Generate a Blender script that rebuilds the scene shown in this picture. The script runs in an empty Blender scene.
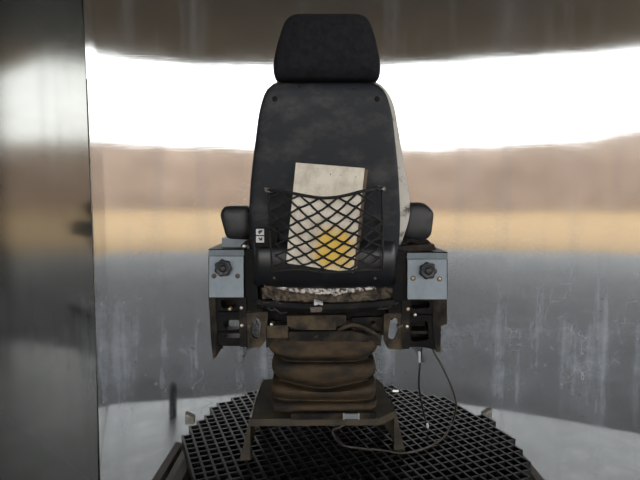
import bpy, bmesh, math, random
from mathutils import Vector, noise as mnoise

random.seed(7)
sc = bpy.context.scene
COL = sc.collection

# ------------------------------------------------------------------ camera
FPX, PITCH, CAM = 490.0, math.radians(4.6), Vector((0, 0, 1.55))
cd = bpy.data.cameras.new('camera'); cam = bpy.data.objects.new('camera', cd); COL.objects.link(cam)
cd.sensor_width = 36.0; cd.lens = FPX / 640 * 36.0; cd.clip_start = 0.02; cd.clip_end = 500
cam.location = CAM; cam.rotation_euler = (math.pi / 2 - PITCH, 0, 0)
sc.camera = cam

# ------------------------------------------------------------------ world: bright hazy overcast sky
w = bpy.data.worlds.new('overcast_sky'); sc.world = w; w.use_nodes = True
bg = w.node_tree.nodes['Background']
bg.inputs[0].default_value = (0.93, 0.97, 1.0, 1); bg.inputs[1].default_value = 5.0

sc.view_settings.view_transform = 'Standard'; sc.view_settings.look = 'None'
sc.view_settings.gamma = 1.0; sc.view_settings.use_curve_mapping = False
sc.view_settings.exposure = 0.0
sc.cycles.use_denoising = True
sc.cycles.max_bounces = 10
sc.cycles.caustics_reflective = True
sc.cycles.sample_clamp_indirect = 8.0

# ------------------------------------------------------------------ helpers
def Q(x, y, d):
    """point of the place at depth d (metres along +Y) seen at picture point x, y"""
    u = (x - 320) / FPX; v = (240 - y) / FPX
    t = d / (math.cos(PITCH) + v * math.sin(PITCH))
    return Vector((t * u, d, CAM.z + t * (-math.sin(PITCH) + v * math.cos(PITCH))))

WLOC = {}
def wloc(o): return WLOC.get(o.name, Vector((0, 0, 0)))

def obj(name, bm, mat, parent=None, smooth=False, origin=None):
    bmesh.ops.recalc_face_normals(bm, faces=bm.faces[:])
    if origin is None:
        n = max(1, len(bm.verts)); c = Vector((0, 0, 0))
        for v in bm.verts: c += v.co
        c /= n
    else: c = Vector(origin)
    for v in bm.verts: v.co -= c
    me = bpy.data.meshes.new(name); bm.to_mesh(me); bm.free()
    if smooth:
        for p in me.polygons: p.use_smooth = True
    o = bpy.data.objects.new(name, me); COL.objects.link(o)
    if mat: me.materials.append(mat)
    WLOC[o.name] = c
    if parent:
        o.parent = parent; o.location = c - wloc(parent)
    else: o.location = c
    return o

def tag(o, label=None, cat=None, group=None, kind=None):
    if label: o['label'] = label
    if cat: o['category'] = cat
    if group: o['group'] = group
    if kind: o['kind'] = kind
    return o

def empty(name, loc, label, cat):
    o = bpy.data.objects.new(name, None); COL.objects.link(o); o.location = loc
    o.empty_display_size = 0.1
    WLOC[o.name] = Vector(loc); return tag(o, label, cat)

def bevel(bm, w, seg=2):
    if w > 0:
        ed = [e for e in bm.edges if len(e.link_faces) == 2 and e.calc_face_angle(0) > 0.5]
        bmesh.ops.bevel(bm, geom=ed, offset=w, segments=seg, profile=0.5, affect='EDGES', clamp_overlap=True)
    return bm

def add_hexa(bm, p):
    """eight corners: four of one end, four of the other"""
    v = [bm.verts.new(q) for q in p]
    for f in ((0, 1, 2, 3), (7, 6, 5, 4), (0, 4, 5, 1), (1, 5, 6, 2), (2, 6, 7, 3), (3, 7, 4, 0)):
        bm.faces.new([v[i] for i in f])
    return bm

def box(x0, x1, y0, y1, z0, z1, bv=0.0, seg=2):
    bm = bmesh.new()
    add_hexa(bm, [(x0, y0, z0), (x1, y0, z0), (x1, y0, z1), (x0, y0, z1),
                  (x0, y1, z0), (x1, y1, z0), (x1, y1, z1), (x0, y1, z1)])
    return bevel(bm, bv, seg)

def round_poly(pts, r, seg=5):
    """2-D polygon with rounded corners"""
    out = []; n = len(pts)
    for i in range(n):
        a, b, c = Vector(pts[i - 1]), Vector(pts[i]), Vector(pts[(i + 1) % n])
        rr = r[i] if isinstance(r, (list, tuple)) else r
        d1, d2 = (a - b), (c - b)
        k = min(rr, d1.length * 0.48, d2.length * 0.48)
        p0, p1 = b + d1.normalized() * k, b + d2.normalized() * k
        for s in range(seg + 1):
            t = s / seg
            out.append((p0 * (1 - t) ** 2 + b * 2 * t * (1 - t) + p1 * t * t))
    return out

def resample(pts, n):
    P = [Vector(p) for p in pts]; P.append(P[0]); L = [0]
    for i in range(1, len(P)): L.append(L[-1] + (P[i] - P[i - 1]).length)
    out = []; j = 0
    for k in range(n):
        s = L[-1] * k / n
        while L[j + 1] < s: j += 1
        t = (s - L[j]) / max(1e-9, L[j + 1] - L[j]); out.append(P[j].lerp(P[j + 1], t))
    return out

def loft(rings, cap=True):
    bm = bmesh.new(); R = [[bm.verts.new(p) for p in r] for r in rings]; n = len(R[0])
    for a, b in zip(R, R[1:]):
        for i in range(n): bm.faces.new((a[i], a[(i + 1) % n], b[(i + 1) % n], b[i]))
    if cap: bm.faces.new(R[0]); bm.faces.new(R[-1])
    return bm

def outline_px(pts, r, n, d0, lean=0.0, yref=0.0):
    """rounded outline given in picture units -> list of world points on a plane (leaning by lean m per px)"""
    o2 = resample(round_poly(pts, r), n)
    return [Q(p.x, p.y, d0 + lean * (p.y - yref)) for p in o2]

def pillow(ol, prof, dome=()):
    """loft along +Y; prof = list of (scale about centroid in metres inset, y offset); dome = (scale factor, y offset) rings on the near face"""
    n = len(ol); c = Vector((0, 0, 0))
    for p in ol: c += p
    c /= n
    nor = []
    for i in range(n):
        t = ol[(i + 1) % n] - ol[i - 1]; m = Vector((t.z, 0, -t.x))
        if m.length < 1e-9: m = ol[i] - c
        m.normalize()
        if m.dot(ol[i] - c) < 0: m = -m
        nor.append(m)
    rings = []
    base0, yy0 = prof[0]
    for s, dy in reversed(dome):
        rings.append([c + (p - nor[i] * base0 - c) * s + Vector((0, dy, 0)) for i, p in enumerate(ol)])
    for ins, dy in prof:
        rings.append([p - nor[i] * ins + Vector((0, dy, 0)) for i, p in enumerate(ol)])
    return loft(rings)

def prism_px(pts, d0, d1, bv=0.002, r=0.0, seg=3):
    """plate: outline in picture units at depth d0, running straight back to depth d1"""
    o2 = round_poly(pts, r, seg) if (not isinstance(r, (int, float)) or r > 0) else [Vector(p) for p in pts]
    a = [Q(p.x, p.y, d0) for p in o2]
    b = [Vector((p.x, d1, p.z)) for p in a]
    return bevel(loft([a, b]), bv, 2)

def plate_hole_px(outer, hole, d0, d1, n=40, r_out=3, r_in=3):
    """plate with one opening"""
    O = round_poly(outer, r_out); H = round_poly(hole, r_in)
    cx = sum(p.x for p in H) / len(H); cy = sum(p.y for p in H) / len(H)
    def ray(poly, a):
        dx, dy = math.cos(a), math.sin(a); best = None
        for i in range(len(poly)):
            p, q = poly[i - 1], poly[i]; ex, ey = q.x - p.x, q.y - p.y
            den = dx * ey - dy * ex
            if abs(den) < 1e-9: continue
            t = ((p.x - cx) * ey - (p.y - cy) * ex) / den; s = ((p.x - cx) * dy - (p.y - cy) * dx) / den
            if t > 0 and -1e-6 <= s <= 1 + 1e-6 and (best is None or t > best): best = t
        best = best or 0.1
        return cx + dx * best, cy + dy * best
    angs = set(2 * math.pi * k / n for k in range(n))
    for p in outer: angs.add(math.atan2(p[1] - cy, p[0] - cx) % (2 * math.pi))
    angs = sorted(angs)
    bm = bmesh.new(); rows = []
    for a in angs:
        o = ray(O, a); h = ray(H, a)
        of, hf = Q(*o, d0), Q(*h, d0)
        rows.append([bm.verts.new(q) for q in (of, hf, (hf.x, d1, hf.z), (of.x, d1, of.z))])
    for i in range(len(rows)):
        a, b = rows[i - 1], rows[i]
        for k in range(4): bm.faces.new((a[k], b[k], b[(k + 1) % 4], a[(k + 1) % 4]))
    return bm

def add_tube(bm, pts, r, n=8, cap=True):
    pts = [Vector(p) for p in pts]; rows = []; up = None
    for i, p in enumerate(pts):
        t = (pts[min(i + 1, len(pts) - 1)] - pts[max(i - 1, 0)])
        t = t.normalized() if t.length > 1e-9 else Vector((0, 0, 1))
        if up is None:
            up = t.orthogonal().normalized()
        else:
            up = (up - t * up.dot(t)); up = up.normalized() if up.length > 1e-6 else t.orthogonal().normalized()
        sd = t.cross(up); rr = r[i] if isinstance(r, (list, tuple)) else r
        rows.append([bm.verts.new(p + (up * math.cos(2 * math.pi * k / n) + sd * math.sin(2 * math.pi * k / n)) * rr) for k in range(n)])
    for a, b in zip(rows, rows[1:]):
        for k in range(n): bm.faces.new((a[k], a[(k + 1) % n], b[(k + 1) % n], b[k]))
    if cap: bm.faces.new(rows[0]); bm.faces.new(rows[-1])
    return bm

def tube(pts, r, n=8): return add_tube(bmesh.new(), pts, r, n)

def spline(pts, per=8):
    P = [Vector(p) for p in pts]; out = []
    for i in range(len(P) - 1):
        p0, p1, p2, p3 = P[max(i - 1, 0)], P[i], P[i + 1], P[min(i + 2, len(P) - 1)]
        for k in range(per):
            t = k / per
            out.append(0.5 * ((2 * p1) + (p2 - p0) * t + (2 * p0 - 5 * p1 + 4 * p2 - p3) * t * t + (3 * p1 - p0 - 3 * p2 + p3) * t ** 3))
    out.append(P[-1]); return out

def lathe_y(c, prof, n=16):
    """rings around the Y axis at c; prof = (radius, y)"""
    return loft([[Vector((c.x + r * math.cos(2 * math.pi * k / n), c.y + y, c.z + r * math.sin(2 * math.pi * k / n))) for k in range(n)] for r, y in prof])

# ------------------------------------------------------------------ materials
def new_mat(name):
    m = bpy.data.materials.new(name); m.use_nodes = True
    nt = m.node_tree; return m, nt, nt.nodes['Principled BSDF']

def N(nt, t, **kw):
    n = nt.nodes.new(t)
    for k, v in kw.items(): setattr(n, k, v)
    return n

def noise(nt, vec, scale, detail=4, rough=0.55):
    n = N(nt, 'ShaderNodeTexNoise'); n.inputs['Scale'].default_value = scale
    n.inputs['Detail'].default_value = detail; n.inputs['Roughness'].default_value = rough
    nt.links.new(vec, n.inputs['Vector']); return n.outputs['Fac']

def ramp(nt, fac, stops):
    r = N(nt, 'ShaderNodeValToRGB'); e = r.color_ramp.elements
    while len(e) < len(stops): e.new(0.5)
    for i, (p, c) in enumerate(stops):
        e[i].position = p; e[i].color = tuple(c) + (1,) if len(c) == 3 else c
    nt.links.new(fac, r.inputs[0]); return r.outputs[0]

def g(v): return (v, v, v)

def math_n(nt, op, a, b=None):
    n = N(nt, 'ShaderNodeMath', operation=op)
    for i, x in enumerate((a, b)):
        if x is None: continue
        if isinstance(x, (int, float)): n.inputs[i].default_value = x
        else: nt.links.new(x, n.inputs[i])
    return n.outputs[0]

def mapped(nt, scale, loc=(0, 0, 0)):
    tc = N(nt, 'ShaderNodeTexCoord'); mp = N(nt, 'ShaderNodeMapping')
    mp.inputs['Scale'].default_value = scale; mp.inputs['Location'].default_value = loc
    nt.links.new(tc.outputs['Object'], mp.inputs[0]); return mp.outputs[0]

def mixc(nt, fac, a, b):
    n = N(nt, 'ShaderNodeMix', data_type='RGBA')
    for s, x in ((0, fac), (6, a), (7, b)):
        if isinstance(x, (int, float)): n.inputs[s].default_value = x
        elif isinstance(x, tuple): n.inputs[s].default_value = x + (1,) if len(x) == 3 else x
        else: nt.links.new(x, n.inputs[s])
    return n.outputs[2]

def bump(nt, b, h, strength, dist=0.002):
    n = N(nt, 'ShaderNodeBump'); n.inputs['Strength'].default_value = strength; n.inputs['Distance'].default_value = dist
    nt.links.new(h, n.inputs['Height']); nt.links.new(n.outputs[0], b.inputs['Normal'])

def worn(name, c1, c2, scale=12, lo=0.4, hi=0.65, rough=0.6, metal=0.0, bs=0.3, bscale=150, bdist=0.001, stretch=(1, 1, 1), spec=0.5):
    """two-tone worn or dirty surface"""
    m, nt, b = new_mat(name); v = mapped(nt, stretch)
    c = ramp(nt, noise(nt, v, scale, 6, 0.62), [(lo, c1), (hi, c2)])
    nt.links.new(c, b.inputs['Base Color'])
    b.inputs['Roughness'].default_value = rough; b.inputs['Metallic'].default_value = metal
    b.inputs['Specular IOR Level'].default_value = spec
    if bs: bump(nt, b, noise(nt, v, bscale, 3), bs, bdist)
    return m

def steel_wall(name, base, r_lo, r_hi, smudge):
    m, nt, b = new_mat(name)
    v = mapped(nt, (1, 1, 1)); vb = mapped(nt, (0.7, 0.7, 130)); vs = mapped(nt, (9, 9, 0.7)); vm = mapped(nt, (1.2, 1.2, 4.5))
    brush = noise(nt, vb, 4, 3, 0.6)
    big = noise(nt, v, 1.6, 5, 0.6)
    tone = noise(nt, vm, 1.0, 3, 0.5)
    col = ramp(nt, tone, [(0.3, tuple(x * 0.88 for x in base)), (0.7, base)])
    nt.links.new(col, b.inputs['Base Color']); b.inputs['Metallic'].default_value = 1.0
    rr = ramp(nt, big, [(0.35, g(r_lo)), (0.7, g(r_hi))])
    rb = math_n(nt, 'ADD', rr, math_n(nt, 'MULTIPLY', brush, 0.03))
    nt.links.new(rb, b.inputs['Roughness'])
    bump(nt, b, brush, 0.06, 0.0004)
    # dried water marks and scuffs: thin chalky film
    film = N(nt, 'ShaderNodeBsdfDiffuse'); film.inputs['Color'].default_value = (0.40, 0.42, 0.46, 1)
    streak = ramp(nt, noise(nt, vs, 1.0, 4, 0.6), [(0.5, g(0)), (0.78, g(0.5))])
    blot = ramp(nt, noise(nt, v, 3.2, 10, 0.72), [(0.34, g(0)), (0.78, g(0.6))])
    fine = ramp(nt, noise(nt, mapped(nt, (1, 1, 0.6), (3, 1, 2)), 34, 5, 0.7), [(0.64, g(0)), (0.76, g(0.8))])
    # hairline scuffs: thin edges of warped cells, kept only in patches
    wv = N(nt, 'ShaderNodeVectorMath', operation='ADD'); nz = N(nt, 'ShaderNodeTexNoise'); nz.inputs['Scale'].default_value = 3.0
    nt.links.new(v, nz.inputs['Vector']); nt.links.new(mapped(nt, (0.8, 1, 1.5)), wv.inputs[0]); nt.links.new(nz.outputs['Color'], wv.inputs[1])
    vo = N(nt, 'ShaderNodeTexVoronoi', feature='DISTANCE_TO_EDGE'); vo.inputs['Scale'].default_value = 7.0; nt.links.new(wv.outputs[0], vo.inputs['Vector'])
    hair = ramp(nt, vo.outputs['Distance'], [(0.0, g(1)), (0.012, g(0))])
    keep = ramp(nt, noise(nt, mapped(nt, (1, 1, 1), (7, 3, 1)), 4.5, 3), [(0.55, g(0)), (0.66, g(0.8))])
    hair = math_n(nt, 'MULTIPLY', hair, keep)
    fine = math_n(nt, 'ADD', fine, hair)
    sep = N(nt, 'ShaderNodeSeparateXYZ'); nt.links.new(v, sep.inputs[0])
    # splash zone of the wall at turntable height (local z is metres above the pan)
    zone = ramp(nt, math_n(nt, 'MULTIPLY', sep.outputs[2], 1 / 2.8), [(0.08, g(0.08)), (0.22, g(0.75)), (0.30, g(0.75)), (0.48, g(0.15)), (0.8, g(0.02))])
    marks = math_n(nt, 'MULTIPLY', math_n(nt, 'ADD', math_n(nt, 'ADD', blot, fine), math_n(nt, 'MULTIPLY', streak, 0.6)), zone)
    tot = math_n(nt, 'MULTIPLY', math_n(nt, 'ADD', marks, math_n(nt, 'MULTIPLY', streak, 0.3)), smudge)
    tot = math_n(nt, 'MINIMUM', tot, 0.8)
    mx = N(nt, 'ShaderNodeMixShader'); nt.links.new(tot, mx.inputs[0])
    nt.links.new(b.outputs[0], mx.inputs[1]); nt.links.new(film.outputs[0], mx.inputs[2])
    nt.links.new(mx.outputs[0], nt.nodes['Material Output'].inputs[0])
    return m

M = {}
M['steel'] = steel_wall('brushed_stainless', (0.60, 0.595, 0.575), 0.02, 0.05, 1.3)
M['steel_dull'] = steel_wall('dull_stainless', (0.36, 0.357, 0.335), 0.08, 0.115, 0.10)
M['pan'] = worn('stainless_pan', (0.34, 0.35, 0.36), (0.44, 0.45, 0.46), 5, 0.4, 0.7, 0.45, 0.8, 0.1)
M['concrete'] = worn('workshop_concrete', (0.10, 0.104, 0.112), (0.165, 0.17, 0.178), 0.8, 0.35, 0.7, 0.8, 0, 0.2, 30)
M['roof'] = worn('roof_sheet', (0.105, 0.125, 0.155), (0.135, 0.155, 0.185), 0.5, 0.4, 0.7, 0.7)
M['shedwall'] = worn('shed_wall', (0.16, 0.16, 0.155), (0.21, 0.205, 0.2), 0.6, 0.4, 0.7, 0.8)
M['dirt'] = worn('orange_dirt', (0.22, 0.135, 0.055), (0.27, 0.175, 0.08), 0.25, 0.35, 0.7, 0.95, 0, 0)
M['bank'] = worn('brown_bank', (0.16, 0.11, 0.08), (0.23, 0.165, 0.125), 0.2, 0.35, 0.7, 0.95, 0, 0)
M['fabric'] = worn('black_fabric', (0.012, 0.012, 0.015), (0.022, 0.021, 0.024), 60, 0.35, 0.7, 0.95, 0, 0.6, 900, 0.001, spec=0.2)
M['shell'] = worn('charcoal_shell', (0.011, 0.014, 0.019), (0.07, 0.067, 0.064), 10, 0.48, 0.80, 0.5, 0, 0.25, 300, 0.0006, (1, 1, 1.6), spec=0.3)
M['roll'] = worn('black_lower_panel', (0.010, 0.011, 0.013), (0.035, 0.033, 0.03), 12, 0.5, 0.8, 0.33, 0, 0.15, 120)
M['worn_vinyl'] = worn('worn_grey_vinyl', (0.60, 0.57, 0.51), (0.10, 0.08, 0.06), 26, 0.54, 0.68, 0.75, 0, 0.8, 60, 0.004)
M['arm'] = worn('armrest_vinyl', (0.018, 0.019, 0.02), (0.035, 0.035, 0.035), 14, 0.4, 0.7, 0.45, 0, 0.2, 200)
M['box'] = worn('grey_blue_paint', (0.27, 0.315, 0.35), (0.20, 0.23, 0.255), 14, 0.5, 0.8, 0.45, 0, 0.1, 60)
M['boxtop'] = worn('grey_blue_lip', (0.20, 0.235, 0.26), (0.13, 0.145, 0.155), 14, 0.4, 0.8, 0.45, 0, 0.1, 60)
M['black'] = worn('black_metal', (0.007, 0.007, 0.007), (0.022, 0.018, 0.014), 18, 0.5, 0.75, 0.5, 0, 0.3, 90, spec=0.1)
M['dusty'] = worn('dusty_black_metal', (0.010, 0.009, 0.008), (0.055, 0.040, 0.026), 20, 0.45, 0.72, 0.6, 0, 0.5, 80, spec=0.15)
M['frame'] = worn('muddy_frame', (0.085, 0.062, 0.038), (0.02, 0.017, 0.014), 20, 0.4, 0.62, 0.75, 0, 0.4, 60, spec=0.2)
M['knob'] = worn('black_knob', (0.012, 0.013, 0.015), (0.03, 0.03, 0.033), 40, 0.4, 0.7, 0.4)
M['zinc'] = worn('zinc_bolt', (0.62, 0.6, 0.55), (0.35, 0.32, 0.28), 60, 0.5, 0.8, 0.35, 1.0, 0)
M['brass'] = worn('yellow_zinc', (0.62, 0.47, 0.26), (0.4, 0.3, 0.18), 60, 0.5, 0.8, 0.4, 0.7, 0)
M['rusty'] = worn('rusty_screw', (0.12, 0.095, 0.08), (0.06, 0.045, 0.035), 60, 0.5, 0.8, 0.5, 0.3, 0)
M['bellows'] = worn('dusty_rubber', (0.075, 0.051, 0.029), (0.024, 0.022, 0.020), 12, 0.40, 0.66, 0.85, 0, 0.4, 70, 0.0015, (1, 1, 2.2), spec=0.15)
M['base'] = worn('muddy_steel_base', (0.075, 0.060, 0.040), (0.030, 0.027, 0.023), 10, 0.38, 0.68, 0.6, 0, 0.3, 70, spec=0.2)
M['edge'] = worn('bare_edge', (0.4, 0.38, 0.34), (0.2, 0.18, 0.15), 40, 0.4, 0.7, 0.5, 0.5, 0)
M['foam'] = worn('torn_foam', (0.15, 0.115, 0.08), (0.018, 0.015, 0.012), 22, 0.42, 0.64, 0.9, 0, 0.8, 80, 0.004)
M['foil'] = worn('crumpled_foil', (0.55, 0.5, 0.46), (0.05, 0.035, 0.025), 60, 0.46, 0.58, 0.35, 0.3, 1.0, 90, 0.004)
M['white'] = worn('white_plastic', (0.7, 0.7, 0.7), (0.55, 0.55, 0.54), 30, 0.4, 0.7, 0.5)
M['net'] = worn('black_cord', (0.012, 0.012, 0.012), (0.03, 0.028, 0.025), 200, 0.4, 0.7, 0.8, 0, 0.5, 900)
M['cable'] = worn('grey_cable', (0.05, 0.043, 0.036), (0.09, 0.075, 0.06), 60, 0.4, 0.7, 0.55)
M['cable_black'] = worn('black_cable', (0.015, 0.015, 0.015), (0.03, 0.03, 0.03), 60, 0.4, 0.7, 0.5)
M['grate'] = worn('black_grating', (0.007, 0.007, 0.0075), (0.030, 0.027, 0.024), 16, 0.45, 0.75, 0.30, 0, 0.15, 120, spec=0.7)
M['drum'] = worn('turntable_steel', (0.09, 0.077, 0.065), (0.16, 0.14, 0.12), 6, 0.4, 0.7, 0.55, 0.2)

def paper_mat():
    m, nt, b = new_mat('stained_white_cover'); v = mapped(nt, (1, 1, 1))
    stain = ramp(nt, noise(nt, v, 14, 7, 0.65), [(0.42, (0.90, 0.83, 0.70)), (0.74, (0.52, 0.42, 0.30))])
    spots = ramp(nt, noise(nt, v, 75, 3, 0.5), [(0.68, g(0)), (0.74, g(1))])
    c = mixc(nt, spots, stain, (0.20, 0.12, 0.06))
    sep = N(nt, 'ShaderNodeSeparateXYZ'); nt.links.new(v, sep.inputs[0])
    # yellow printed patch low on the right of the cover, blurred with wear
    dx = math_n(nt, 'DIVIDE', math_n(nt, 'SUBTRACT', sep.outputs[0], 0.036), 0.095)
    dz = math_n(nt, 'DIVIDE', math_n(nt, 'SUBTRACT', sep.outputs[2], -0.08), 0.095)
    rr = math_n(nt, 'ADD', math_n(nt, 'MULTIPLY', dx, dx), math_n(nt, 'MULTIPLY', dz, dz))
    rr = math_n(nt, 'ADD', rr, math_n(nt, 'MULTIPLY', noise(nt, v, 22, 4), 0.9))
    yel = ramp(nt, rr, [(0.55, g(0.9)), (0.62, g(0.85)), (1.0, g(0))])
    c = mixc(nt, yel, c, (0.92, 0.58, 0.04))
    nt.links.new(c, b.inputs['Base Color']); b.inputs['Roughness'].default_value = 0.55
    return m
M['paper'] = paper_mat()
M['paper_edge'] = worn('brown_page_edge', (0.14, 0.09, 0.055), (0.24, 0.17, 0.11), 40, 0.4, 0.7, 0.8, 0, 0.5, 200, 0.001, (1, 1, 0.1))

# ------------------------------------------------------------------ the setting
WY, LX, RX, PZ = 2.5, -1.163, 2.4, 0.03         # back wall, left wall, right wall, pan height
CH = 2.95                                        # cabinet height above floor

def back_wall():
    bm = bmesh.new(); nx, nz = 110, 90; V = []
    for j in range(nz + 1):
        for i in range(nx + 1):
            x = LX + (RX - LX) * i / nx; z = PZ + (CH - PZ) * j / nz
            e = (x - 0.1) / 1.2
            y = WY - 0.0075 * e * e * (z - 1.55) ** 2
            y += 0.0016 * mnoise.noise(Vector((x * 1.1, 3.1, z * 0.8))) + 0.0005 * mnoise.noise(Vector((x * 2.6, 7.7, z * 3.0)))
            V.append(bm.verts.new((x, y, z)))
    for j in range(nz):
        for i in range(nx):
            a = j * (nx + 1) + i; bm.faces.new((V[a], V[a + 1], V[a + nx + 2], V[a + nx + 1]))
    return bm

def facing(o, d):
    me = o.data
    if me.polygons[0].normal.dot(Vector(d)) < 0: me.flip_normals()

def structure(name, bm, mat, label, cat='wall', smooth=False, origin=None):
    return tag(obj(name, bm, mat, None, smooth, origin), label, cat, None, 'structure')

wb = structure('wall_back', back_wall(), M['steel'], 'brushed stainless steel back wall mirroring sky and orange ground', smooth=True, origin=(0, WY, PZ))
facing(wb, (0, -1, 0))
mod = wb.modifiers.new('thickness', 'SOLIDIFY'); mod.thickness = 0.004; mod.offset = -1; mod.use_rim = False

c = Q(132.5, 405, WY)
obj('dent', loft([[Vector((c.x + 0.016 * r * math.cos(2 * math.pi * k / 20), c.y + y, c.z + 0.055 * r * math.sin(2 * math.pi * k / 20))) for k in range(20)] for r, y in ((0.05, -0.0045), (0.3, -0.0042), (0.6, -0.003), (0.85, -0.001), (1.0, 0.002))]), M['steel'], wb, True)

SPLAY = math.radians(20)                          # the side walls open outwards towards the front
def side_wall(x, sg, length):
    bm = bmesh.new(); e = (x + sg * length * math.sin(SPLAY), WY - length * math.cos(SPLAY)); t = 0.01 * sg
    add_hexa(bm, [(e[0], e[1], PZ), (e[0] + t, e[1], PZ), (e[0] + t, e[1], CH), (e[0], e[1], CH), (x, WY + 0.002, PZ), (x + t, WY + 0.002, PZ), (x + t, WY + 0.002, CH), (x, WY + 0.002, CH)])
    return bm
structure('wall_left', side_wall(LX, -1, 0.95), M['steel_dull'], 'dull stainless steel side wall of the wash cabinet', origin=(LX, WY, PZ))
structure('wall_right', side_wall(RX, 1, 0.9), M['steel_dull'], 'stainless steel side wall facing the corner seam wall', origin=(RX, WY, PZ))
structure('ceiling', box(LX - 0.3, RX + 0.3, 1.65, WY, CH, CH + 0.01), M['steel_dull'], 'steel roof sheet of the wash cabinet', 'ceiling', origin=(0, 1.55, CH))
structure('trim_1', box(LX, LX + 0.003, WY - 0.003, WY, PZ, CH, 0.0005), M['edge'], 'thin bright weld bead along the wall corner', 'trim', origin=(LX, WY, PZ))

def pan():
    bm = bmesh.new()
    pts = [(LX, WY), (LX - 0.42, 1.34), (-0.2, 1.20), (0.45, 1.22), (1.1, 1.41), (2.05, 1.71), (RX + 0.2, 1.92), (RX, WY)]
    a = [bm.verts.new((x, y, PZ)) for x, y in pts]; b = [bm.verts.new((x, y, 0.0)) for x, y in pts]
    bm.faces.new(a); bm.faces.new(list(reversed(b)))
    for i in range(len(pts)): bm.faces.new((a[i - 1], a[i], b[i], b[i - 1]))
    return bm
structure('floor_pan', pan(), M['pan'], 'light steel drip pan under the turntable', 'floor')
structure('floor', box(-12, 12, -10.2, 5, -0.2, 0.0), M['concrete'], 'dark concrete workshop floor', 'floor')
structure('ceiling_workshop', box(-12, 12, -10.2, 5, 5.65, 5.8), M['roof'], 'dark sheet roof of the open fronted workshop', 'ceiling')
structure('wall_workshop_left', box(-12.2, -12, -10.2, 5, 0, 5.65), M['shedwall'], 'grey workshop side wall on the steel corner side')
structure('wall_workshop_back', box(-12, 12, 5, 5.2, 0, 5.65), M['shedwall'], 'grey workshop wall behind the wash cabinet')
structure('wall_workshop_header', box(-12, 12, -10.4, -10.2, 5.66, 6.3), M['roof'], 'dark header beam over the open workshop front')
structure('ground', box(-160, 160, -160, 60, -0.25, -0.02), M['dirt'], 'orange dirt yard outside the open workshop front', 'ground')

def bank():
    """long earth bank curving round the front and open side of the yard"""
    bm = bmesh.new(); V = []; nx = 160
    for j, (r, h) in enumerate(((76, -0.02), (80, 6.0), (84, 10.6), (89, 11.0), (98, 9.6), (112, -0.02))):
        for i in range(nx + 1):
            a = math.radians(-165 + 190 * i / nx); k = 1 if 0 < j < 5 else 0
            rr = r + mnoise.noise(Vector((i * .3, j, 0))) * 0.8 * k
            V.append(bm.verts.new((rr * math.cos(a), rr * math.sin(a), h + k * (mnoise.noise(Vector((i * .2, j * .6, 4))) * 0.5))))
    for j in range(5):
        for i in range(nx):
            a = j * (nx + 1) + i; bm.faces.new((V[a], V[a + 1], V[a + nx + 2], V[a + nx + 1]))
    return bm
structure('ground_bank', bank(), M['bank'], 'long brown earth bank beyond the dirt yard', 'ground', True)

# short post on the pan near the cabinet's front corner (its dim reflection stands left of the turntable)
tag(obj('stub_post', tube([(-1.03, 1.60, PZ), (-1.03, 1.60, 0.24), (-1.03, 1.61, 0.27)], [0.026, 0.026, 0.018], 12), M['black']),
    'short dark round post standing on the drip pan by the side wall', 'post')

# ------------------------------------------------------------------ turntable with grating
GZ = Q(240, 461, 1.42).z                          # top of the grating
GC, GR, GA = Vector((0.085, 1.50)), 0.572, math.radians(22.4)
tt = empty('turntable', (GC.x, GC.y, PZ), 'round turntable topped with black open bar grating on a steel drum', 'turntable')
U1 = Vector((math.sin(GA), -math.cos(GA))); U2 = Vector((math.cos(GA), math.sin(GA)))
PITCHG, BT, BH = 0.0315, 0.0033, 0.036

def bar(c, u, half0, half1, wv, top):
    bm = bmesh.new(); s = Vector((-u.y, u.x)) * wv
    a, b = c + u * half0, c + u * half1
    add_hexa(bm, [(a.x - s.x, a.y - s.y, top - BH), (a.x + s.x, a.y + s.y, top - BH), (a.x + s.x, a.y + s.y, top), (a.x - s.x, a.y - s.y, top),
                  (b.x - s.x, b.y - s.y, top - BH), (b.x + s.x, b.y + s.y, top - BH), (b.x + s.x, b.y + s.y, top), (b.x - s.x, b.y - s.y, top)])
    return bm
# outline of the cut grating panel, on the floor plane
GO = [(-0.355, 1.30), (-0.466, 1.565), (-0.455, 1.68), (-0.43, 1.765), (-0.42, 1.82), (-0.35, 1.916), (-0.29, 1.97), (-0.12, 2.05), (0.16, 2.07), (0.33, 2.03), (0.44, 1.955), (0.52, 1.89),
      (0.57, 1.80), (0.62, 1.70), (0.645, 1.585), (0.64, 1.44), (0.61, 1.36), (0.575, 1.20), (0.42, 1.02), (0.2, 0.95), (-0.05, 0.96), (-0.22, 1.07)]
def span(c, u):
    """grid-snapped reach of a bar through c along u inside the outline"""
    ts = []
    for i in range(len(GO)):
        p, q = Vector(GO[i - 1]), Vector(GO[i]); e = q - p
        den = u.x * e.y - u.y * e.x
        if abs(den) < 1e-9: continue
        t = ((p.x - c.x) * e.y - (p.y - c.y) * e.x) / den; s_ = ((p.x - c.x) * u.y - (p.y - c.y) * u.x) / den
        if 0 <= s_ <= 1: ts.append(t)
    if len(ts) < 2: return None
    a, b = math.ceil(min(ts) / PITCHG) * PITCHG, math.floor(max(ts) / PITCHG) * PITCHG
    return (a, b) if b - a > PITCHG * 0.9 else None
for k in range(-22, 23):
    o = k * PITCHG
    h = span(GC + U2 * o, U1)
    if h: obj('grating_bar', bar(GC + U2 * o, U1, h[0] - BT, h[1] + BT, BT, GZ), M['grate'], tt)
    h = span(GC + U1 * o, U2)
    if h: obj('cross_bar', bar(GC + U1 * o, U2, h[0] - BT, h[1] + BT, BT, GZ - 0.0015), M['grate'], tt)

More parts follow.
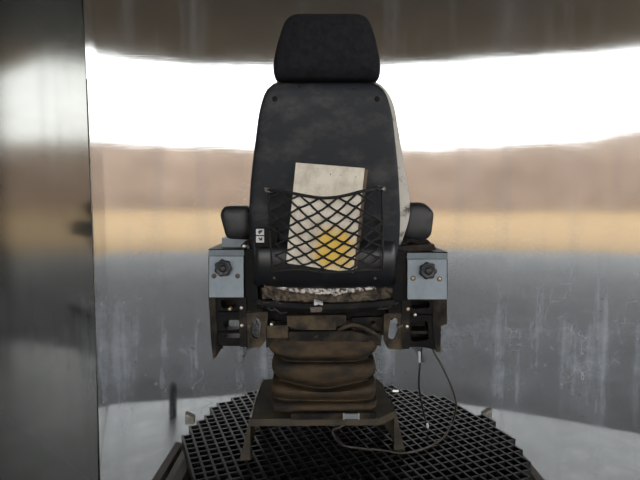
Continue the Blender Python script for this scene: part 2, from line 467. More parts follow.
def ngon_ring(R, z, n, a0): return [Vector((GC.x + R * math.cos(a0 + 2 * math.pi * k / n), GC.y + R * math.sin(a0 + 2 * math.pi * k / n), z)) for k in range(n)]
obj('drum', loft([ngon_ring(0.575, GZ - 0.10, 10, 0.31), ngon_ring(0.575, GZ - 0.05, 10, 0.31), ngon_ring(0.55, GZ - 0.042, 10, 0.31), ngon_ring(0.52, GZ - 0.042, 10, 0.31),
                  ngon_ring(0.51, GZ - 0.08, 10, 0.31), ngon_ring(0.05, GZ - 0.09, 10, 0.31), ngon_ring(0.05, GZ - 0.10, 10, 0.31)]), M['drum'], tt)
def apron():
    """half-round guard hanging under the near half of the drum, in flat panels"""
    rows = []
    for k in range(9):
        a = math.radians(166 + 208 * k / 8); c_, s_ = math.cos(a), math.sin(a)
        rows.append([Vector((GC.x + R * c_, GC.y + R * s_, GZ + z)) for R, z in ((0.605, -0.055), (0.625, -0.12), (0.60, -0.13), (0.665, -0.34), (0.64, -0.34), (0.575, -0.13), (0.58, -0.055))])
    return loft(rows)
obj('guard_apron', apron(), M['drum'], tt)
obj('pedestal', loft([ngon_ring(0.22, PZ, 24, 0), ngon_ring(0.20, PZ + 0.03, 24, 0), ngon_ring(0.13, PZ + 0.06, 24, 0), ngon_ring(0.13, GZ - 0.09, 24, 0)]), M['drum'], tt)
# support bars under the grating
for k in range(3):
    a = GA + k * math.pi / 3; u = Vector((math.cos(a), math.sin(a)))
    obj('support_bar', bar(GC, u, -0.53, 0.53, 0.012, GZ - BH), M['drum'], tt)
for (px, py) in ((190, 414), (487, 410)):
    h = CAM.z - (GZ - 0.012)
    d = 1.78
    c = Q(px, py, d); kk = (CAM.z - (GZ - 0.01)) / (CAM.z - c.z); c = CAM + (c - CAM) * kk
    s = -1 if px < 320 else 1
    bm = box(c.x - 0.016, c.x + 0.016, c.y - 0.012, c.y + 0.014, c.z - 0.035, c.z - 0.001)
    bm.verts.ensure_lookup_table()
    for v in bm.verts:
        if v.co.z > c.z - 0.01: v.co.z += -0.008 * s * (c.x - v.co.x) / 0.016
    obj('rim_clip', bevel(bm, 0.004), M['edge'], tt)

# ------------------------------------------------------------------ operator seat
seat = empty('operator_seat', (0.01, 1.58, GZ), 'worn black suspension operator seat seen from behind, with headrest and side consoles', 'seat')

# --- base stand
PT = Q(249, 419, 1.42).z                          # top plate height
def base_plate():
    ol = [Q(250, 418, 1.42), Q(379, 418, 1.425), Q(394.5, 410, 1.475), Q(382.5, 382, 1.70), Q(377, 378, 1.75), Q(268, 378, 1.75), Q(262, 379, 1.735)]
    top = [Vector((p.x, p.y, PT)) for p in ol]; bot = [Vector((p.x, p.y, PT - 0.022)) for p in ol]
    return bevel(loft([bot, top]), 0.004)
obj('base_plate', base_plate(), M['base'], seat)
FZ = GZ + 0.0002
def leg(web, flange, d, side, back):
    """bent sheet leg: tapering front web, outward splayed flange and a side panel running back"""
    bm = bmesh.new()
    def slab(pts, th):
        v = [Vector(p) for p in pts]; n = (v[1] - v[0]).cross(v[2] - v[0]).normalized() * th
        a = [bm.verts.new(p) for p in v]; b = [bm.verts.new(p + n) for p in v]
        bm.faces.new(a); bm.faces.new(list(reversed(b)))
        for i in range(len(a)): bm.faces.new((a[i - 1], a[i], b[i], b[i - 1]))
    W = [Q(x, y, d + 0.004 + max(0, y - 420) * 0.0025) for x, y in web]
    for p in W: p.z = max(p.z, FZ)
    slab(W, 0.004)
    Fl = [Q(x, y, dd) for x, y, dd in flange]
    for p in Fl: p.z = max(p.z, FZ)
    slab(Fl, 0.004)
    for v in bm.verts: v.co.z = max(v.co.z, FZ)
    t, o = Fl[0], Fl[1]
    slab([(t.x, t.y, PT - 0.003), (o.x, o.y, FZ), (o.x, o.y + back * 0.55, FZ), (t.x, t.y + back, PT - 0.003)], 0.004)
    # foot pad
    i = Fl[2]
    add_hexa(bm, [(o.x, o.y - 0.004, FZ), (i.x, i.y - 0.004, FZ), (i.x, i.y - 0.004, FZ + 0.005), (o.x, o.y - 0.004, FZ + 0.005),
                  (o.x, o.y + 0.05, FZ), (i.x, i.y + 0.05, FZ), (i.x, i.y + 0.05, FZ + 0.005), (o.x, o.y + 0.05, FZ + 0.005)])
    for v in bm.verts: v.co.z = max(v.co.z, FZ)
    return bm
obj('leg', leg([(250, 418), (263, 419), (256, 430), (252.5, 445), (251, 458), (249.5, 458)], [(250, 417.5, 1.42), (239.5, 460, 1.425), (250.5, 459, 1.428)], 1.424, -1, 0.14), M['base'], seat)
obj('leg', leg([(376, 412), (394.5, 411), (395, 449), (392.5, 448), (388, 430), (383, 419)], [(394.5, 410, 1.475), (404, 449, 1.475), (394, 450, 1.478)], 1.474, 1, 0.12), M['base'], seat)
for x0, x1 in ((264, 260), (381, 385)):
    a, b = Q(x0, 381, 1.71), Q(x1, 381, 1.71); sg = 1 if x0 < 320 else -1
    bm = bmesh.new()
    add_hexa(bm, [(b.x, 1.66, FZ), (b.x + sg * 0.03, 1.66, FZ), (a.x + sg * 0.03, 1.66, PT - 0.004), (a.x, 1.66, PT - 0.004),
                  (b.x, 1.72, FZ), (b.x + sg * 0.03, 1.72, FZ), (a.x + sg * 0.03, 1.72, PT - 0.004), (a.x, 1.72, PT - 0.004)])
    obj('leg', bm, M['base'], seat)
obj('base_edge', tube([Vector((Q(x, y, d).x, d, PT + 0.001)) for x, y, d in ((250.5, 418, 1.43), (256, 398, 1.58), (261.5, 381, 1.72), (264, 378.5, 1.745))], 0.003, 6), M['edge'], seat, True)
obj('slide_rail', prism_px([(291, 414), (376, 413), (376, 419), (291, 420)], 1.413, 1.43, 0.001), M['dusty'], seat)
obj('rail_insert', prism_px([(344.6, 414), (358, 414), (358, 419), (344.6, 419)], 1.4105, 1.414, 0.0004), M['boxtop'], seat)
for x in (343, 358): obj('rail_tab', prism_px([(x, 413.5), (x + 1.6, 413.5), (x + 1.6, 419.5), (x, 419.5)], 1.4095, 1.414, 0.0004), M['edge'], seat)
c = Q(392.5, 391, 1.62); obj('side_bolt', tube([c, c + Vector((0.02, 0, 0))], 0.008, 8), M['zinc'], seat)

# --- suspension bellows
def bellows():
    n = 48; rings = []
    cy = 1.60
    prof = [  # picture y, left x, right x, near face depth
        (337, 279, 366, 1.458), (340, 271, 374, 1.450), (346, 265.5, 380.5, 1.440), (352, 266.5, 379.5, 1.438), (356, 271, 375, 1.444), (359, 279, 368, 1.490), (361, 279, 369, 1.496),
        (363, 273, 374, 1.456), (368, 270.5, 377, 1.442), (374, 270.5, 377.5, 1.440), (378, 273, 375, 1.452), (380, 280, 368, 1.502), (382, 279, 369, 1.504),
        (385, 272, 376, 1.456), (391, 269.5, 377.5, 1.442), (396, 270, 377.5, 1.444), (399, 273, 375, 1.482), (401, 272.5, 375.5, 1.482), (403, 270, 378, 1.448),
        (408, 269, 379, 1.442), (412, 270, 378, 1.446), (414, 271, 377, 1.456)]
    for (y, x0, x1, d) in prof:
        a, b = Q(x0, y, d + 0.03), Q(x1, y, d + 0.03); z = Q(320, y, d).z
        hx = (b.x - a.x) / 2; cx = (a.x + b.x) / 2; hy = cy - d
        ring = []
        for k in range(n):
            t = 2 * math.pi * k / n; e = 0.30
            ct, st = math.cos(t), math.sin(t)
            px = cx + hx * math.copysign(abs(ct) ** e, ct); py = cy + hy * math.copysign(abs(st) ** e, st)
            sag = 0.007 * mnoise.noise(Vector((px * 7, py * 7, y * 0.05))) + 0.004 * mnoise.noise(Vector((px * 18, py * 18, y * 0.1)))
            # folds droop in the middle
            dr = -0.028 * max(0, 1 - abs((px - cx) / hx) * 1.1) * (1 if 376 <= y <= 386 else 0.15) - 0.012 * (px - cx) * (1 if 355 <= y <= 363 else 0)
            ring.append(Vector((px, py + sag * 0.8, z + sag + dr)))
        rings.append(ring)
    return loft(rings)
bl = obj('bellows', bellows(), M['bellows'], seat, True)
sm = bl.modifiers.new('smooth', 'SUBSURF'); sm.levels = 1; sm.render_levels = 2

# --- suspension head
obj('suspension_plate', prism_px([(266, 333), (381, 333), (381, 346), (372, 344), (276, 344), (266, 348)], 1.462, 1.74, 0.003), M['dusty'], seat)
obj('seat_rail', prism_px([(287, 316), (346, 315), (346, 325), (336, 326), (336, 330), (300, 330), (287, 326)], 1.452, 1.70, 0.002), M['frame'], seat)
obj('seat_rail', prism_px([(352, 318), (383, 317), (383, 331), (352, 331)], 1.475, 1.70, 0.002), M['dusty'], seat)
obj('rail_block', prism_px([(267, 326), (288, 325), (288, 338), (267, 338)], 1.447, 1.60, 0.003), M['frame'], seat)
obj('cross_member', prism_px([(262, 321), (386, 320), (386, 335), (262, 335)], 1.49, 1.62, 0.003), M['dusty'], seat)
obj('adjuster_tube', tube(spline([Q(338, 330, 1.45), Q(352, 325, 1.44), Q(366, 329, 1.44), Q(380, 337, 1.45)], 8), 0.006, 8), M['frame'], seat, True)
obj('lock_lever', prism_px([(289, 332), (352, 331), (371, 336), (368, 342), (289, 341)], 1.45, 1.47, 0.002), M['dusty'], seat)
for x, y in ((316, 336), (272, 323), (374, 325)): obj('bolt', lathe_y(Q(x, y, 1.446), [(0.0, -0.004), (0.006, -0.004), (0.007, 0.0), (0.007, 0.03)], 8), M['dusty'], seat)

# --- seat pan, torn underside
def sagbar(y_mid, drop, h, x0, x1, d, rad, mat, name):
    pts = []
    for k in range(21):
        t = k / 20; x = x0 + (x1 - x0) * t
        pts.append(Q(x, y_mid + drop * (1 - (2 * t - 1) ** 2), d))
    bm = bmesh.new(); rows = []
    for p in pts:
        hh = h
        rows.append([Vector((p.x, p.y + a, p.z + b)) for a, b in ((-rad, -hh), (-rad * 1.25, 0), (-rad, hh), (rad, hh), (rad, -hh))])
    return obj(name, bevel(loft(rows), 0.002), mat, seat)
sagbar(303, 4.5, 0.014, 258, 394, 1.455, 0.018, M['black'], 'pan_bar')
obj('seat_pan', prism_px([(250, 284), (399, 284), (399, 313), (392, 320), (260, 320), (250, 312)], 1.50, 1.86, 0.006), M['black'], seat)

def crumple(x0, x1, y0f, y1f, d, amp, nx, ny, sc_):
    bm = bmesh.new(); V = []; B = []
    for j in range(ny + 1):
        for i in range(nx + 1):
            u = i / nx; x = x0 + (x1 - x0) * u; ya, yb = y0f(u), y1f(u); y = ya + (yb - ya) * j / ny
            p = Q(x, y, d); e = min(u, 1 - u, j / ny, 1 - j / ny)
            k = amp * (mnoise.noise(Vector((x, y, 1)) * sc_) + 0.6 * mnoise.noise(Vector((x, y, 9)) * sc_ * 2.3))
            V.append(bm.verts.new((p.x, p.y + k, p.z + k * 0.3)))
            B.append(bm.verts.new((p.x, p.y + 0.03, p.z)))
    s = nx + 1
    for j in range(ny):
        for i in range(nx):
            a = j * s + i
            bm.faces.new((V[a], V[a + 1], V[a + s + 1], V[a + s])); bm.faces.new((B[a], B[a + s], B[a + s + 1], B[a + 1]))
    def side(idx):
        for a, b in zip(idx, idx[1:]): bm.faces.new((V[a], V[b], B[b], B[a]))
    side([i for i in range(s)]); side([ny * s + i for i in range(s)]); side([j * s for j in range(ny + 1)]); side([j * s + nx for j in range(ny + 1)])
    return bm
arc = lambda a, b: (lambda u: a + b * (1 - (2 * u - 1) ** 2))
obj('torn_foam', crumple(262, 394, arc(283, 5), arc(299, 6), 1.466, 0.014, 90, 16, 0.2), M['foam'], seat, True)
obj('foil_strip', crumple(276, 376, arc(284.5, 4), arc(289, 5), 1.447, 0.005, 90, 8, 0.5), M['foil'], seat, True)
obj('foam_flap', crumple(264, 280, lambda u: 284 + 4 * u, lambda u: 294 + 10 * u, 1.448, 0.008, 16, 14, 0.35), M['foam'], seat, True)
obj('foil_scrap', crumple(333, 346, lambda u: 288 + 1 * u, lambda u: 297 - 4 * u, 1.445, 0.006, 14, 8, 0.5), M['foil'], seat, True)
obj('white_scrap', crumple(314, 323, lambda u: 301 + 2.5 * u, lambda u: 305.0 , 1.428, 0.004, 6, 4, 0.6), M['white'], seat)
obj('buckle_tag', prism_px([(310, 307.5), (321, 307), (322.5, 309), (321, 312), (311, 312.5)], 1.428, 1.436, 0.001), M['rusty'], seat)

def cushion():
    ol = [Vector((p.x, 1.56, p.y)) for p in resample(round_poly([(-0.225, 1.285), (0.245, 1.285), (0.25, 1.36), (0.21, 1.40), (-0.19, 1.40), (-0.23, 1.36)], 0.03), 40)]
    c = sum(ol, Vector()) / len(ol)
    ring = lambda k, y: [Vector((c.x + (p.x - c.x) * k, y, c.z + (p.z - c.z) * k)) for p in ol]
    return loft([ring(0.9, 1.55), ring(1.0, 1.57), ring(1.0, 1.80), ring(0.99, 1.96), ring(0.95, 2.0), ring(0.8, 2.025), ring(0.4, 2.03)])
obj('seat_cushion', cushion(), M['worn_vinyl'], seat, True)

# --- backrest
DT, LEAN = 1.405, 0.05 / 190                       # depth of the shell's rear face at y = 80, lean per px
shell_pts = [(268, 82), (382, 82), (392, 108), (399, 170), (401, 225), (398, 262), (253, 262), (248, 225), (250, 180), (259, 108)]
sh_ol = outline_px(shell_pts, [16, 16, 30, 30, 30, 8, 8, 30, 30, 30], 96, DT, LEAN, 80)
obj('backrest_shell', pillow(sh_ol, [(0.010, -0.002), (0.004, 0.001), (0.0, 0.008), (0.0, 0.04), (0.004, 0.046)],
                             dome=[(0.93, -0.006), (0.75, -0.010), (0.45, -0.012), (0.15, -0.013)]), M['shell'], seat, True)
cu_pts = [(270, 80), (380, 80), (394, 100), (404, 160), (411, 205), (410, 220), (402, 243), (398, 262), (253, 262), (250, 230), (251, 180), (260, 108)]
cu_ol = outline_px(cu_pts, [14, 14, 20, 30, 20, 15, 10, 6, 6, 20, 30, 30], 96, DT + 0.045, LEAN, 80)
bc = obj('backrest_cushion', pillow(cu_ol, [(0.006, -0.006), (0.001, 0.004), (0.0, 0.03), (0.0, 0.07), (0.012, 0.10), (0.05, 0.12)]), M['worn_vinyl'], seat, True)
tag(bc, 'worn pale grey vinyl edge of the backrest cushion')
# frayed padding edge at the top
obj('frayed_edge', tube([Q(277 + 99 * k / 40, 82.0 + 1.8 * mnoise.noise(Vector((k * .9, 0, 0))), DT + 0.03) for k in range(41)], 0.004, 6), M['rusty'], seat, True)
for x, y in ((275, 99), (377, 99)):
    d = DT + LEAN * (y - 80)
    s_ = obj('button', lathe_y(Q(x, y, d - 0.005), [(0.001, -0.0035), (0.005, -0.004), (0.0075, -0.003), (0.0085, 0.001), (0.0085, 0.012)], 14), M['black'], seat, True)
for x, y in ((299.5, 87), (353.5, 89)):
    d = DT + LEAN * (y - 80)
    obj('rivet', lathe_y(Q(x, y, d - 0.004), [(0.001, -0.003), (0.003, -0.003), (0.0045, 0.0), (0.0045, 0.01)], 10), M['dusty'], seat, True)
for x in (299.5, 353.5):
    obj('headrest_post', tube([Q(x, 74, 1.445), Q(x, 92, 1.445)], 0.006, 10), M['zinc'], seat, True)
# headrest
hr_pts = [(287, 16), (367, 16), (376, 42), (380.5, 66), (379, 82.5), (275, 82.5), (273, 66), (278, 42)]
hr_ol = outline_px(hr_pts, [13, 13, 24, 20, 9, 9, 20, 24], 72, 1.43)
obj('headrest', pillow(hr_ol, [(0.022, -0.045), (0.010, -0.038), (0.003, -0.025), (0.0, -0.008), (0.0, 0.02), (0.006, 0.045), (0.022, 0.06)],
                       dome=[(0.9, -0.050), (0.65, -0.054), (0.3, -0.056)]), M['fabric'], seat, True)

# lower lumbar panel (rounded roll across the bottom of the back)
def roll():
    rows = []
    prof = [(236, 1.452), (240, 1.436), (246, 1.424), (254, 1.416), (264, 1.414), (273, 1.418), (279, 1.426), (284, 1.438), (287, 1.455)]
    n = 24
    for y, d in prof:
        r = []
        for k in range(n + 1):
            t = k / n; x = 254 + (396 - 254) * t; e = abs(2 * t - 1)
            yy = y + (3.0 * (1 - e * e) if y > 262 else 0)
            r.append(Q(x, yy, d + 0.012 * e ** 6))
        rows.append(r)
    bm = bmesh.new(); V = [[bm.verts.new(p) for p in r] for r in rows]; W = [[bm.verts.new((p.x, 1.50, p.z)) for p in r] for r in rows]
    for j in range(len(V) - 1):
        for k in range(n):
            bm.faces.new((V[j][k], V[j][k + 1], V[j + 1][k + 1], V[j + 1][k])); bm.faces.new((W[j][k], W[j + 1][k], W[j + 1][k + 1], W[j][k + 1]))
        bm.faces.new((V[j][0], V[j + 1][0], W[j + 1][0], W[j][0])); bm.faces.new((V[j][n], W[j][n], W[j + 1][n], V[j + 1][n]))
    for k in range(n):
        bm.faces.new((V[0][k], W[0][k], W[0][k + 1], V[0][k + 1])); bm.faces.new((V[-1][k], V[-1][k + 1], W[-1][k + 1], W[-1][k]))
    return bm
obj('lumbar_panel', roll(), M['roll'], seat, True)
for x, y in ((274, 278), (375, 278.5)):
    obj('screw', lathe_y(Q(x, y, 1.424), [(0.001, -0.003), (0.004, -0.002), (0.005, 0.002), (0.005, 0.01)], 8), M['rusty'], seat)

# rocker switch block
sw = obj('switch_block', prism_px([(255, 228), (277, 228), (277, 247), (255, 247)], 1.405, 1.45, 0.003), M['black'], seat)
for y in (228.9, 236.3):
    lb = obj('switch_key', prism_px([(256, y), (264, y), (264, y + 6.2), (256, y + 6.2)], 1.4025, 1.41, 0.001), M['white'], sw)
def icon(parts, y):
    bm = bmesh.new()
    for (x0, y0, x1, y1) in parts:
        a, b = Q(x0, y + y0, 1.4015), Q(x1, y + y1, 1.4015)
        add_hexa(bm, [(a.x, 1.4015, b.z), (b.x, 1.4015, b.z), (b.x, 1.4015, a.z), (a.x, 1.4015, a.z), (a.x, 1.404, b.z), (b.x, 1.404, b.z), (b.x, 1.404, a.z), (a.x, 1.404, a.z)])
    return bm
obj('switch_symbol', icon([(259, 1.2, 262.5, 2.3), (258, 2.3, 262, 3.6), (258.5, 3.6, 260.5, 4.8)], 228.9), M['knob'], sw)
obj('switch_symbol', icon([(258.5, 1.4, 260, 2.6), (259.3, 2.2, 262.3, 4.2), (261, 1.2, 262.4, 2.2)], 236.3), M['knob'], sw)

# --- cargo net (bulges over the book)
def net_d(x, y):
    """depth of the net: over the shell at the sides, stretched over the tilted binder in the middle"""
    s = DT + LEAN * (y - 80) - 0.018
    if y > 232: s = min(s, 1.405)
    book = 1.331 - 0.00089 * (x - 324) - 0.0001 * (y - 217) - 0.0055
    xl, xr = 288 + 0.09 * (217 - y), 362 + 0.09 * (217 - y)
    if x < xl: k = max(0.0, 1 - (xl - x) / 24)
    elif x > xr + 2: k = max(0.0, 1 - (x - xr - 2) / 20)
    else: return min(s, book)
    edge = 1.331 - 0.00089 * (min(max(x, xl), xr) - 324) - 0.0001 * (y - 217) - 0.0055
    return min(s, s + (edge - s) * k)
def top_y(x):
    t = (x - 268) / (382 - 268)
    return 190 - 2 * t + 7.5 * (1 - (2 * t - 1) ** 2) - 1.5 * math.sin(t * 9)
def net():
    bm = bmesh.new(); px, py = 19.0, 14.6; x_lo, x_hi = 268, 384
    nrow = 12
    def node(i, j):
        """i half columns, j half rows"""
        x = 262 + i * px / 2 - j * 0.55; x += 1.3 * mnoise.noise(Vector((i * 1.7, j * 1.3, 2)))
        t0 = top_y(min(max(x, 268), 382)); y = t0 + j * py / 2 * (1 - 0.012 * j) + 1.1 * mnoise.noise(Vector((i * 1.1, j * 1.9, 5)))
        return x, y
    for i in range(0, 28):
        for j in range(0, nrow):
            if (i + j) % 2: continue
            a = node(i, j)
            for di in (-1, 1):
                b = node(i + di, j + 1)
                if not (x_lo <= a[0] <= x_hi and x_lo <= b[0] <= x_hi and b[1] < 273): continue
                mid = ((a[0] + b[0]) / 2 , (a[1] + b[1]) / 2 + 0.5)
                pts = [Q(*p, net_d(*p)) for p in (a, mid, b)]
                add_tube(bm, pts, 0.0030, 6)
            k = Q(*a, net_d(*a))
            if x_lo <= a[0] <= x_hi and a[1] < 272: add_tube(bm, [k + Vector((0, -0.003, 0.004)), k + Vector((0, -0.0045, 0)), k + Vector((0, -0.003, -0.004))], [0.002, 0.0042, 0.002], 6)
    return bm
nt_ = obj('cargo_net', net(), M['net'], seat, True); tag(nt_, 'black diamond mesh net pouch')
pts = [Q(x, top_y(x), net_d(x, top_y(x)) - 0.001) for x in [268 + 114 * k / 40 for k in range(41)]]
obj('net_edge_cord', tube(pts, 0.0042, 7), M['net'], nt_, True)
pts = [Q(x, 271 + 1.5 * math.sin(x * .08), net_d(x, 271) - 0.002) for x in [272 + 110 * k / 40 for k in range(41)]]
obj('net_edge_cord', tube(pts, 0.004, 7), M['net'], nt_, True)
for x0, x1 in ((268, 272), (382, 383)):
    pts = [Q(x0 + (x1 - x0) * k / 20, 190 + 81 * k / 20, net_d(x0, 190 + 81 * k / 20) - 0.002) for k in range(21)]
    obj('net_edge_cord', tube(pts, 0.0032, 7), M['net'], nt_, True)
for x, y, s in ((268, 190, 1), (382, 188, -1)):
    d = DT + LEAN * (y - 80) - 0.018
    cl = obj('net_clip', prism_px([(x - 4, y - 3), (x + 4, y - 1), (x + 4, y + 3), (x - 3, y + 2)], d - 0.006, d + 0.02, 0.001, 1.2), M['rusty'], seat)
    obj('clip_screw', lathe_y(Q(x + 1, y + 1, d - 0.007), [(0.001, -0.003), (0.004, -0.002), (0.0045, 0.002)], 8), M['zinc'], cl)

# --- armrests
def armrest(pts, d0, d1, r):
    ol = outline_px(pts, r, 40, d0)
    c = sum(ol, Vector((0, 0, 0))) / len(ol)
    def ring(s, y): return [Vector((c.x + (p.x - c.x) * s, y, c.z + (p.z - c.z) * s)) for p in ol]
    return loft([ring(0.35, d0 - 0.010), ring(0.75, d0 - 0.008), ring(0.92, d0 - 0.002), ring(1.0, d0 + 0.012), ring(1.0, d0 + 0.12), ring(0.98, d1 - 0.05), ring(0.93, d1 - 0.015), ring(0.7, d1)])
ar1 = obj('armrest', armrest([(223, 206), (249, 206), (252, 222), (247, 241), (226, 240), (219, 214)], 1.50, 1.84, [5, 5, 6, 8, 6, 5]), M['arm'], seat, True)
ar2 = obj('armrest', armrest([(408, 203), (425, 202), (435, 212), (432, 236), (424, 242), (405, 241), (402, 222)], 1.52, 1.86, [5, 7, 4, 6, 6, 6, 6]), M['arm'], seat, True)
obj('armrest_bracket', prism_px([(222, 238), (248, 240), (250, 250), (222, 250)], 1.50, 1.62, 0.002), M['boxtop'], seat)
obj('armrest_bracket', prism_px([(404, 238), (428, 240), (434, 246), (431, 252), (402, 252)], 1.50, 1.62, 0.002), M['black'], seat)
obj('hinge_pin', tube([Q(242, 247, 1.47), Q(247, 242, 1.475), Q(252, 243, 1.48)], 0.006, 8), M['dusty'], seat)
obj('hinge_bolt', lathe_y(Q(244, 246.5, 1.462), [(0.001, -0.003), (0.005, -0.002), (0.006, 0.002), (0.006, 0.01)], 8), M['zinc'], seat)
obj('hinge_plate', prism_px([(398, 246), (416, 245), (434, 244), (436, 250), (398, 253)], 1.462, 1.53, 0.002), M['dusty'], seat)
obj('hinge_pin', tube([Q(402, 244, 1.47), Q(410, 240, 1.475), Q(420, 243, 1.48)], 0.006, 8), M['dusty'], seat)

# --- side consoles
def console(x0, x1, yl, yf, yb, kx, ky, screws, smat, inner):
    body = obj('side_console', prism_px([(x0, yl), (x1, yl), (x1, yb), (x0, yb)], 1.447, 1.80, 0.003), M['black'], seat)
    tag(body, 'side console box with a blue-grey cover plate')
    obj('cover_plate', prism_px([(x0 + 0.7, yf), (x1 - 0.7, yf), (x1 - 0.5, yb + 0.3), (x0 + 0.5, yb + 0.3)], 1.441, 1.4475, 0.0012), M['box'], body)
    a = [Q(x0 + 0.2, yf - 0.6, 1.440), Q(x1 - 0.2, yf - 0.6, 1.440), Q(x1 - 0.2, yl + 1, 1.447), Q(x0 + 0.2, yl + 1, 1.447)]
    bm = loft([a, [p + Vector((0, 0.02, 0.001)) for p in a]])
    obj('cover_lip', bevel(bm, 0.001), M['boxtop'], body)
    kc = Q(kx, ky, 1.441); n = 56; rings = []
    for r, dy in ((0.004, -0.026), (0.008, -0.026), (0.0095, -0.023), (0.0095, -0.019), (0.014, -0.0185), (0.0175, -0.022), (0.0225, -0.021), (0.0245, -0.017), (0.0245, -0.008), (0.021, -0.004), (0.015, 0.0)):
        ring = []
        for k in range(n):
            t = 2 * math.pi * k / n; m = 1 + (0.075 * math.cos(7 * t + 0.4) if r > 0.017 else 0)
            ring.append(Vector((kc.x + r * m * math.cos(t), kc.y + dy, kc.z + r * m * math.sin(t))))
        rings.append(ring)
    obj('knob', loft(rings), M['knob'], body, True)
    for sx, sy in screws:
        p = Q(sx, sy, 1.441)
        obj('washer', lathe_y(p, [(0.0, -0.001), (0.0078, -0.001), (0.0082, 0.002)], 14), M['rusty'], body)
        obj('screw', lathe_y(p, [(0.001, -0.0055), (0.003, -0.005), (0.0048, -0.002), (0.005, 0.001)], 10), smat, body)
    return body
console(208.5, 244, 249, 256.5, 297, 224, 267.5, ((214, 276), (237.7, 276)), M['rusty'], 1)
console(407, 447.5, 252, 259.5, 299, 427, 270, ((413, 278.3), (439.5, 279)), M['brass'], -1)
# dark pillars between consoles and back
obj('side_pillar', prism_px([(244, 251), (255, 248), (258, 300), (262, 312), (246, 312)], 1.455, 1.72, 0.003), M['black'], seat)
obj('side_pillar', prism_px([(395, 248), (407, 251), (407, 312), (388, 314), (392, 300)], 1.455, 1.72, 0.003), M['black'], seat)

# --- lower side brackets
obj('outer_plate', prism_px([(208.5, 297), (215, 297), (217, 330), (215.5, 358), (213, 359), (211, 340)], 1.452, 1.66, 0.001), M['dusty'], seat)
obj('outer_plate', prism_px([(433, 299), (447, 299), (447, 324), (441, 326), (440.5, 352), (436, 352), (433, 330)], 1.452, 1.66, 0.001), M['dusty'], seat)
obj('slotted_bracket', plate_hole_px([(215, 296), (240, 296), (240, 312), (215, 312)], [(220, 300), (236, 300), (236, 307), (222, 309)], 1.456, 1.50, 40, 1, 3), M['black'], seat)
obj('slotted_bracket', plate_hole_px([(215, 311), (241, 311), (241, 332), (215, 332)], [(223, 320), (240, 320), (240, 329), (227, 330), (222, 325)], 1.456, 1.50, 40, 1, 3), M['black'], seat)
obj('slotted_bracket', plate_hole_px([(216, 331), (241, 331), (241, 346), (222, 346), (216, 340)], [(224, 334), (240, 333.5), (240, 338), (225, 338)], 1.456, 1.50, 40, 2, 1.5), M['black'], seat)
obj('slotted_bracket', plate_hole_px([(408, 299), (434, 299), (434, 315), (408, 315)], [(411, 301), (430, 301), (430, 308), (411, 309)], 1.456, 1.50, 40, 1, 3), M['black'], seat)
obj('slotted_bracket', plate_hole_px([(408, 314), (434, 314), (436, 350), (422, 347), (408, 347)], [(411, 322), (428, 321), (429, 340), (411, 342)], 1.456, 1.50, 40, 1.5, 3), M['black'], seat)
obj('bracket_back', prism_px([(410, 300), (432, 300), (432, 345), (410, 345)], 1.53, 1.56, 0.002), M['dusty'], seat)
obj('bracket_back', prism_px([(217, 300), (238, 300), (238, 315), (217, 315)], 1.53, 1.56, 0.002), M['dusty'], seat)
obj('bracket_rib', prism_px([(411, 331), (429, 331), (429, 334), (411, 334)], 1.47, 1.53, 0.001), M['dusty'], seat)
obj('upright_bar', prism_px([(238.5, 297), (246, 297), (247, 347), (240, 347)], 1.446, 1.47, 0.002), M['dusty'], seat)
obj('upright_bar', prism_px([(402, 300), (409.5, 300), (409.5, 349), (402, 349)], 1.446, 1.47, 0.002), M['dusty'], seat)
obj('kidney_bracket', plate_hole_px([(246, 313), (268, 312), (266, 340), (261, 347), (248, 348)], [(252, 318), (258, 316), (261, 325), (258, 340), (252, 337), (250, 327)], 1.450, 1.46, 48, 2, 2.5), M['frame'], seat)
obj('kidney_bracket', plate_hole_px([(384, 314), (403, 313), (403, 350), (388, 349), (384, 342)], [(391, 317), (398, 319), (398, 330), (394, 341), (388, 338), (389, 328)], 1.450, 1.46, 48, 2, 2.5), M['frame'], seat)
for x, y, m in ((241.5, 308, 'zinc'), (242, 325.5, 'zinc'), (230, 309, 'brass'), (249, 326, 'rusty'), (271.5, 324.5, 'zinc'), (408, 309, 'brass'), (407, 326.5, 'zinc'), (415, 315, 'zinc'), (401, 326, 'rusty'), (399, 327, 'rusty')):
    obj('bolt', lathe_y(Q(x, y, 1.446), [(0.001, -0.006), (0.0045, -0.005), (0.0055, -0.001), (0.006, 0.012)], 8), M[m], seat)
# small cables and clamps bundled under the back
for k in range(7):
    x0 = 252 + k * 3; y0 = 303 + random.uniform(-3, 4)
    obj('loose_wire', tube(spline([Q(x0, y0, 1.45), Q(x0 + 6, y0 + random.uniform(0, 6), 1.436), Q(x0 + 14, y0 + random.uniform(2, 7), 1.44), Q(x0 + 24, y0 + random.uniform(2, 6), 1.455)], 5), 0.0025, 6), M['cable_black'], seat, True)
for k in range(5):
    x0 = 398 - k * 3; y0 = 304 + random.uniform(-3, 4)
    obj('loose_wire', tube(spline([Q(x0, y0, 1.45), Q(x0 - 6, y0 + random.uniform(0, 6), 1.436), Q(x0 - 14, y0 + random.uniform(2, 7), 1.44), Q(x0 - 22, y0 + random.uniform(2, 6), 1.455)], 5), 0.0025, 6), M['cable_black'], seat, True)

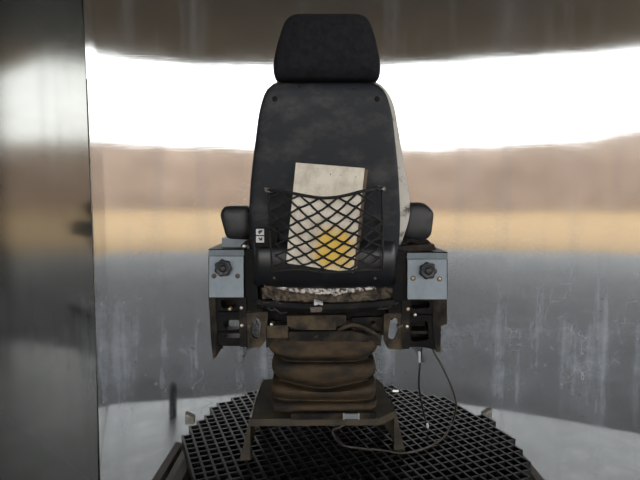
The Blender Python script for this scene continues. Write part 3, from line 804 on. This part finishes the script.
# cables hanging from the right side to the grating
def on_grate(x, y, lift=0.004):
    p = Q(x, y, 1.5); k = (CAM.z - (GZ + lift)) / (CAM.z - p.z); return CAM + (p - CAM) * k
gpts = [on_grate(x, y) for x, y in ((452, 424), (444, 437), (428, 447), (405, 453), (380, 450), (358, 448), (343, 445), (334, 437), (333, 430), (341, 427), (348, 422))]
def rest(pts, r):
    for p in pts: p.z = max(p.z, GZ + r + 0.0005)
    return pts
w1 = obj('hanging_cable', tube(rest(spline([Q(431, 343, 1.50), Q(434, 352, 1.50), Q(443, 368, 1.52), Q(452, 388, 1.55), Q(456, 405, 1.58)] + gpts, 8), 0.0034), 0.0034, 7), M['cable'], seat, True)
p_end = on_grate(427, 427, 0.006)
w2 = obj('plug_cable', tube(spline([Q(422, 344, 1.50), Q(421, 356, 1.51), Q(419, 385, 1.56), p_end + Vector((-0.012, 0.0, 0.05)), p_end + Vector((0, 0, 0.012))], 8), 0.0032, 7), M['cable_black'], seat, True)
obj('plug_tip', tube([p_end + Vector((0, -0.001, 0.014)), p_end + Vector((0.001, -0.003, 0.0))], [0.0045, 0.0055], 8), M['zinc'], w2)
obj('cable_sleeve', tube([Q(419.3, 352, 1.505), Q(419.8, 362, 1.52)], 0.0045, 8), M['white'], w2)

# ------------------------------------------------------------------ the stained book in the net
W_, H_, T_ = 0.194, 0.280, 0.045
ctr = Q(324, 217, 1.331)
bk = empty('document_binder', ctr, 'dirty white binder with a yellow patch, tucked in the net', 'binder')
def bx(x0, x1, y0, y1, z0, z1, bv): return box(ctr.x + x0, ctr.x + x1, ctr.y + y0, ctr.y + y1, ctr.z + z0, ctr.z + z1, bv)
obj('front_cover', bx(-W_ / 2, W_ / 2, 0, 0.004, -H_ / 2, H_ / 2, 0.0015), M['paper'], bk, origin=ctr)
obj('page_block', bx(-W_ / 2 + 0.004, W_ / 2 - 0.001, 0.004, T_ - 0.004, -H_ / 2 + 0.003, H_ / 2 - 0.003, 0.001), M['paper_edge'], bk)
obj('back_cover', bx(-W_ / 2, W_ / 2, T_ - 0.004, T_, -H_ / 2, H_ / 2, 0.0015), M['paper_edge'], bk)
bk.rotation_euler = (math.radians(-2), math.radians(5.6), math.radians(-18))
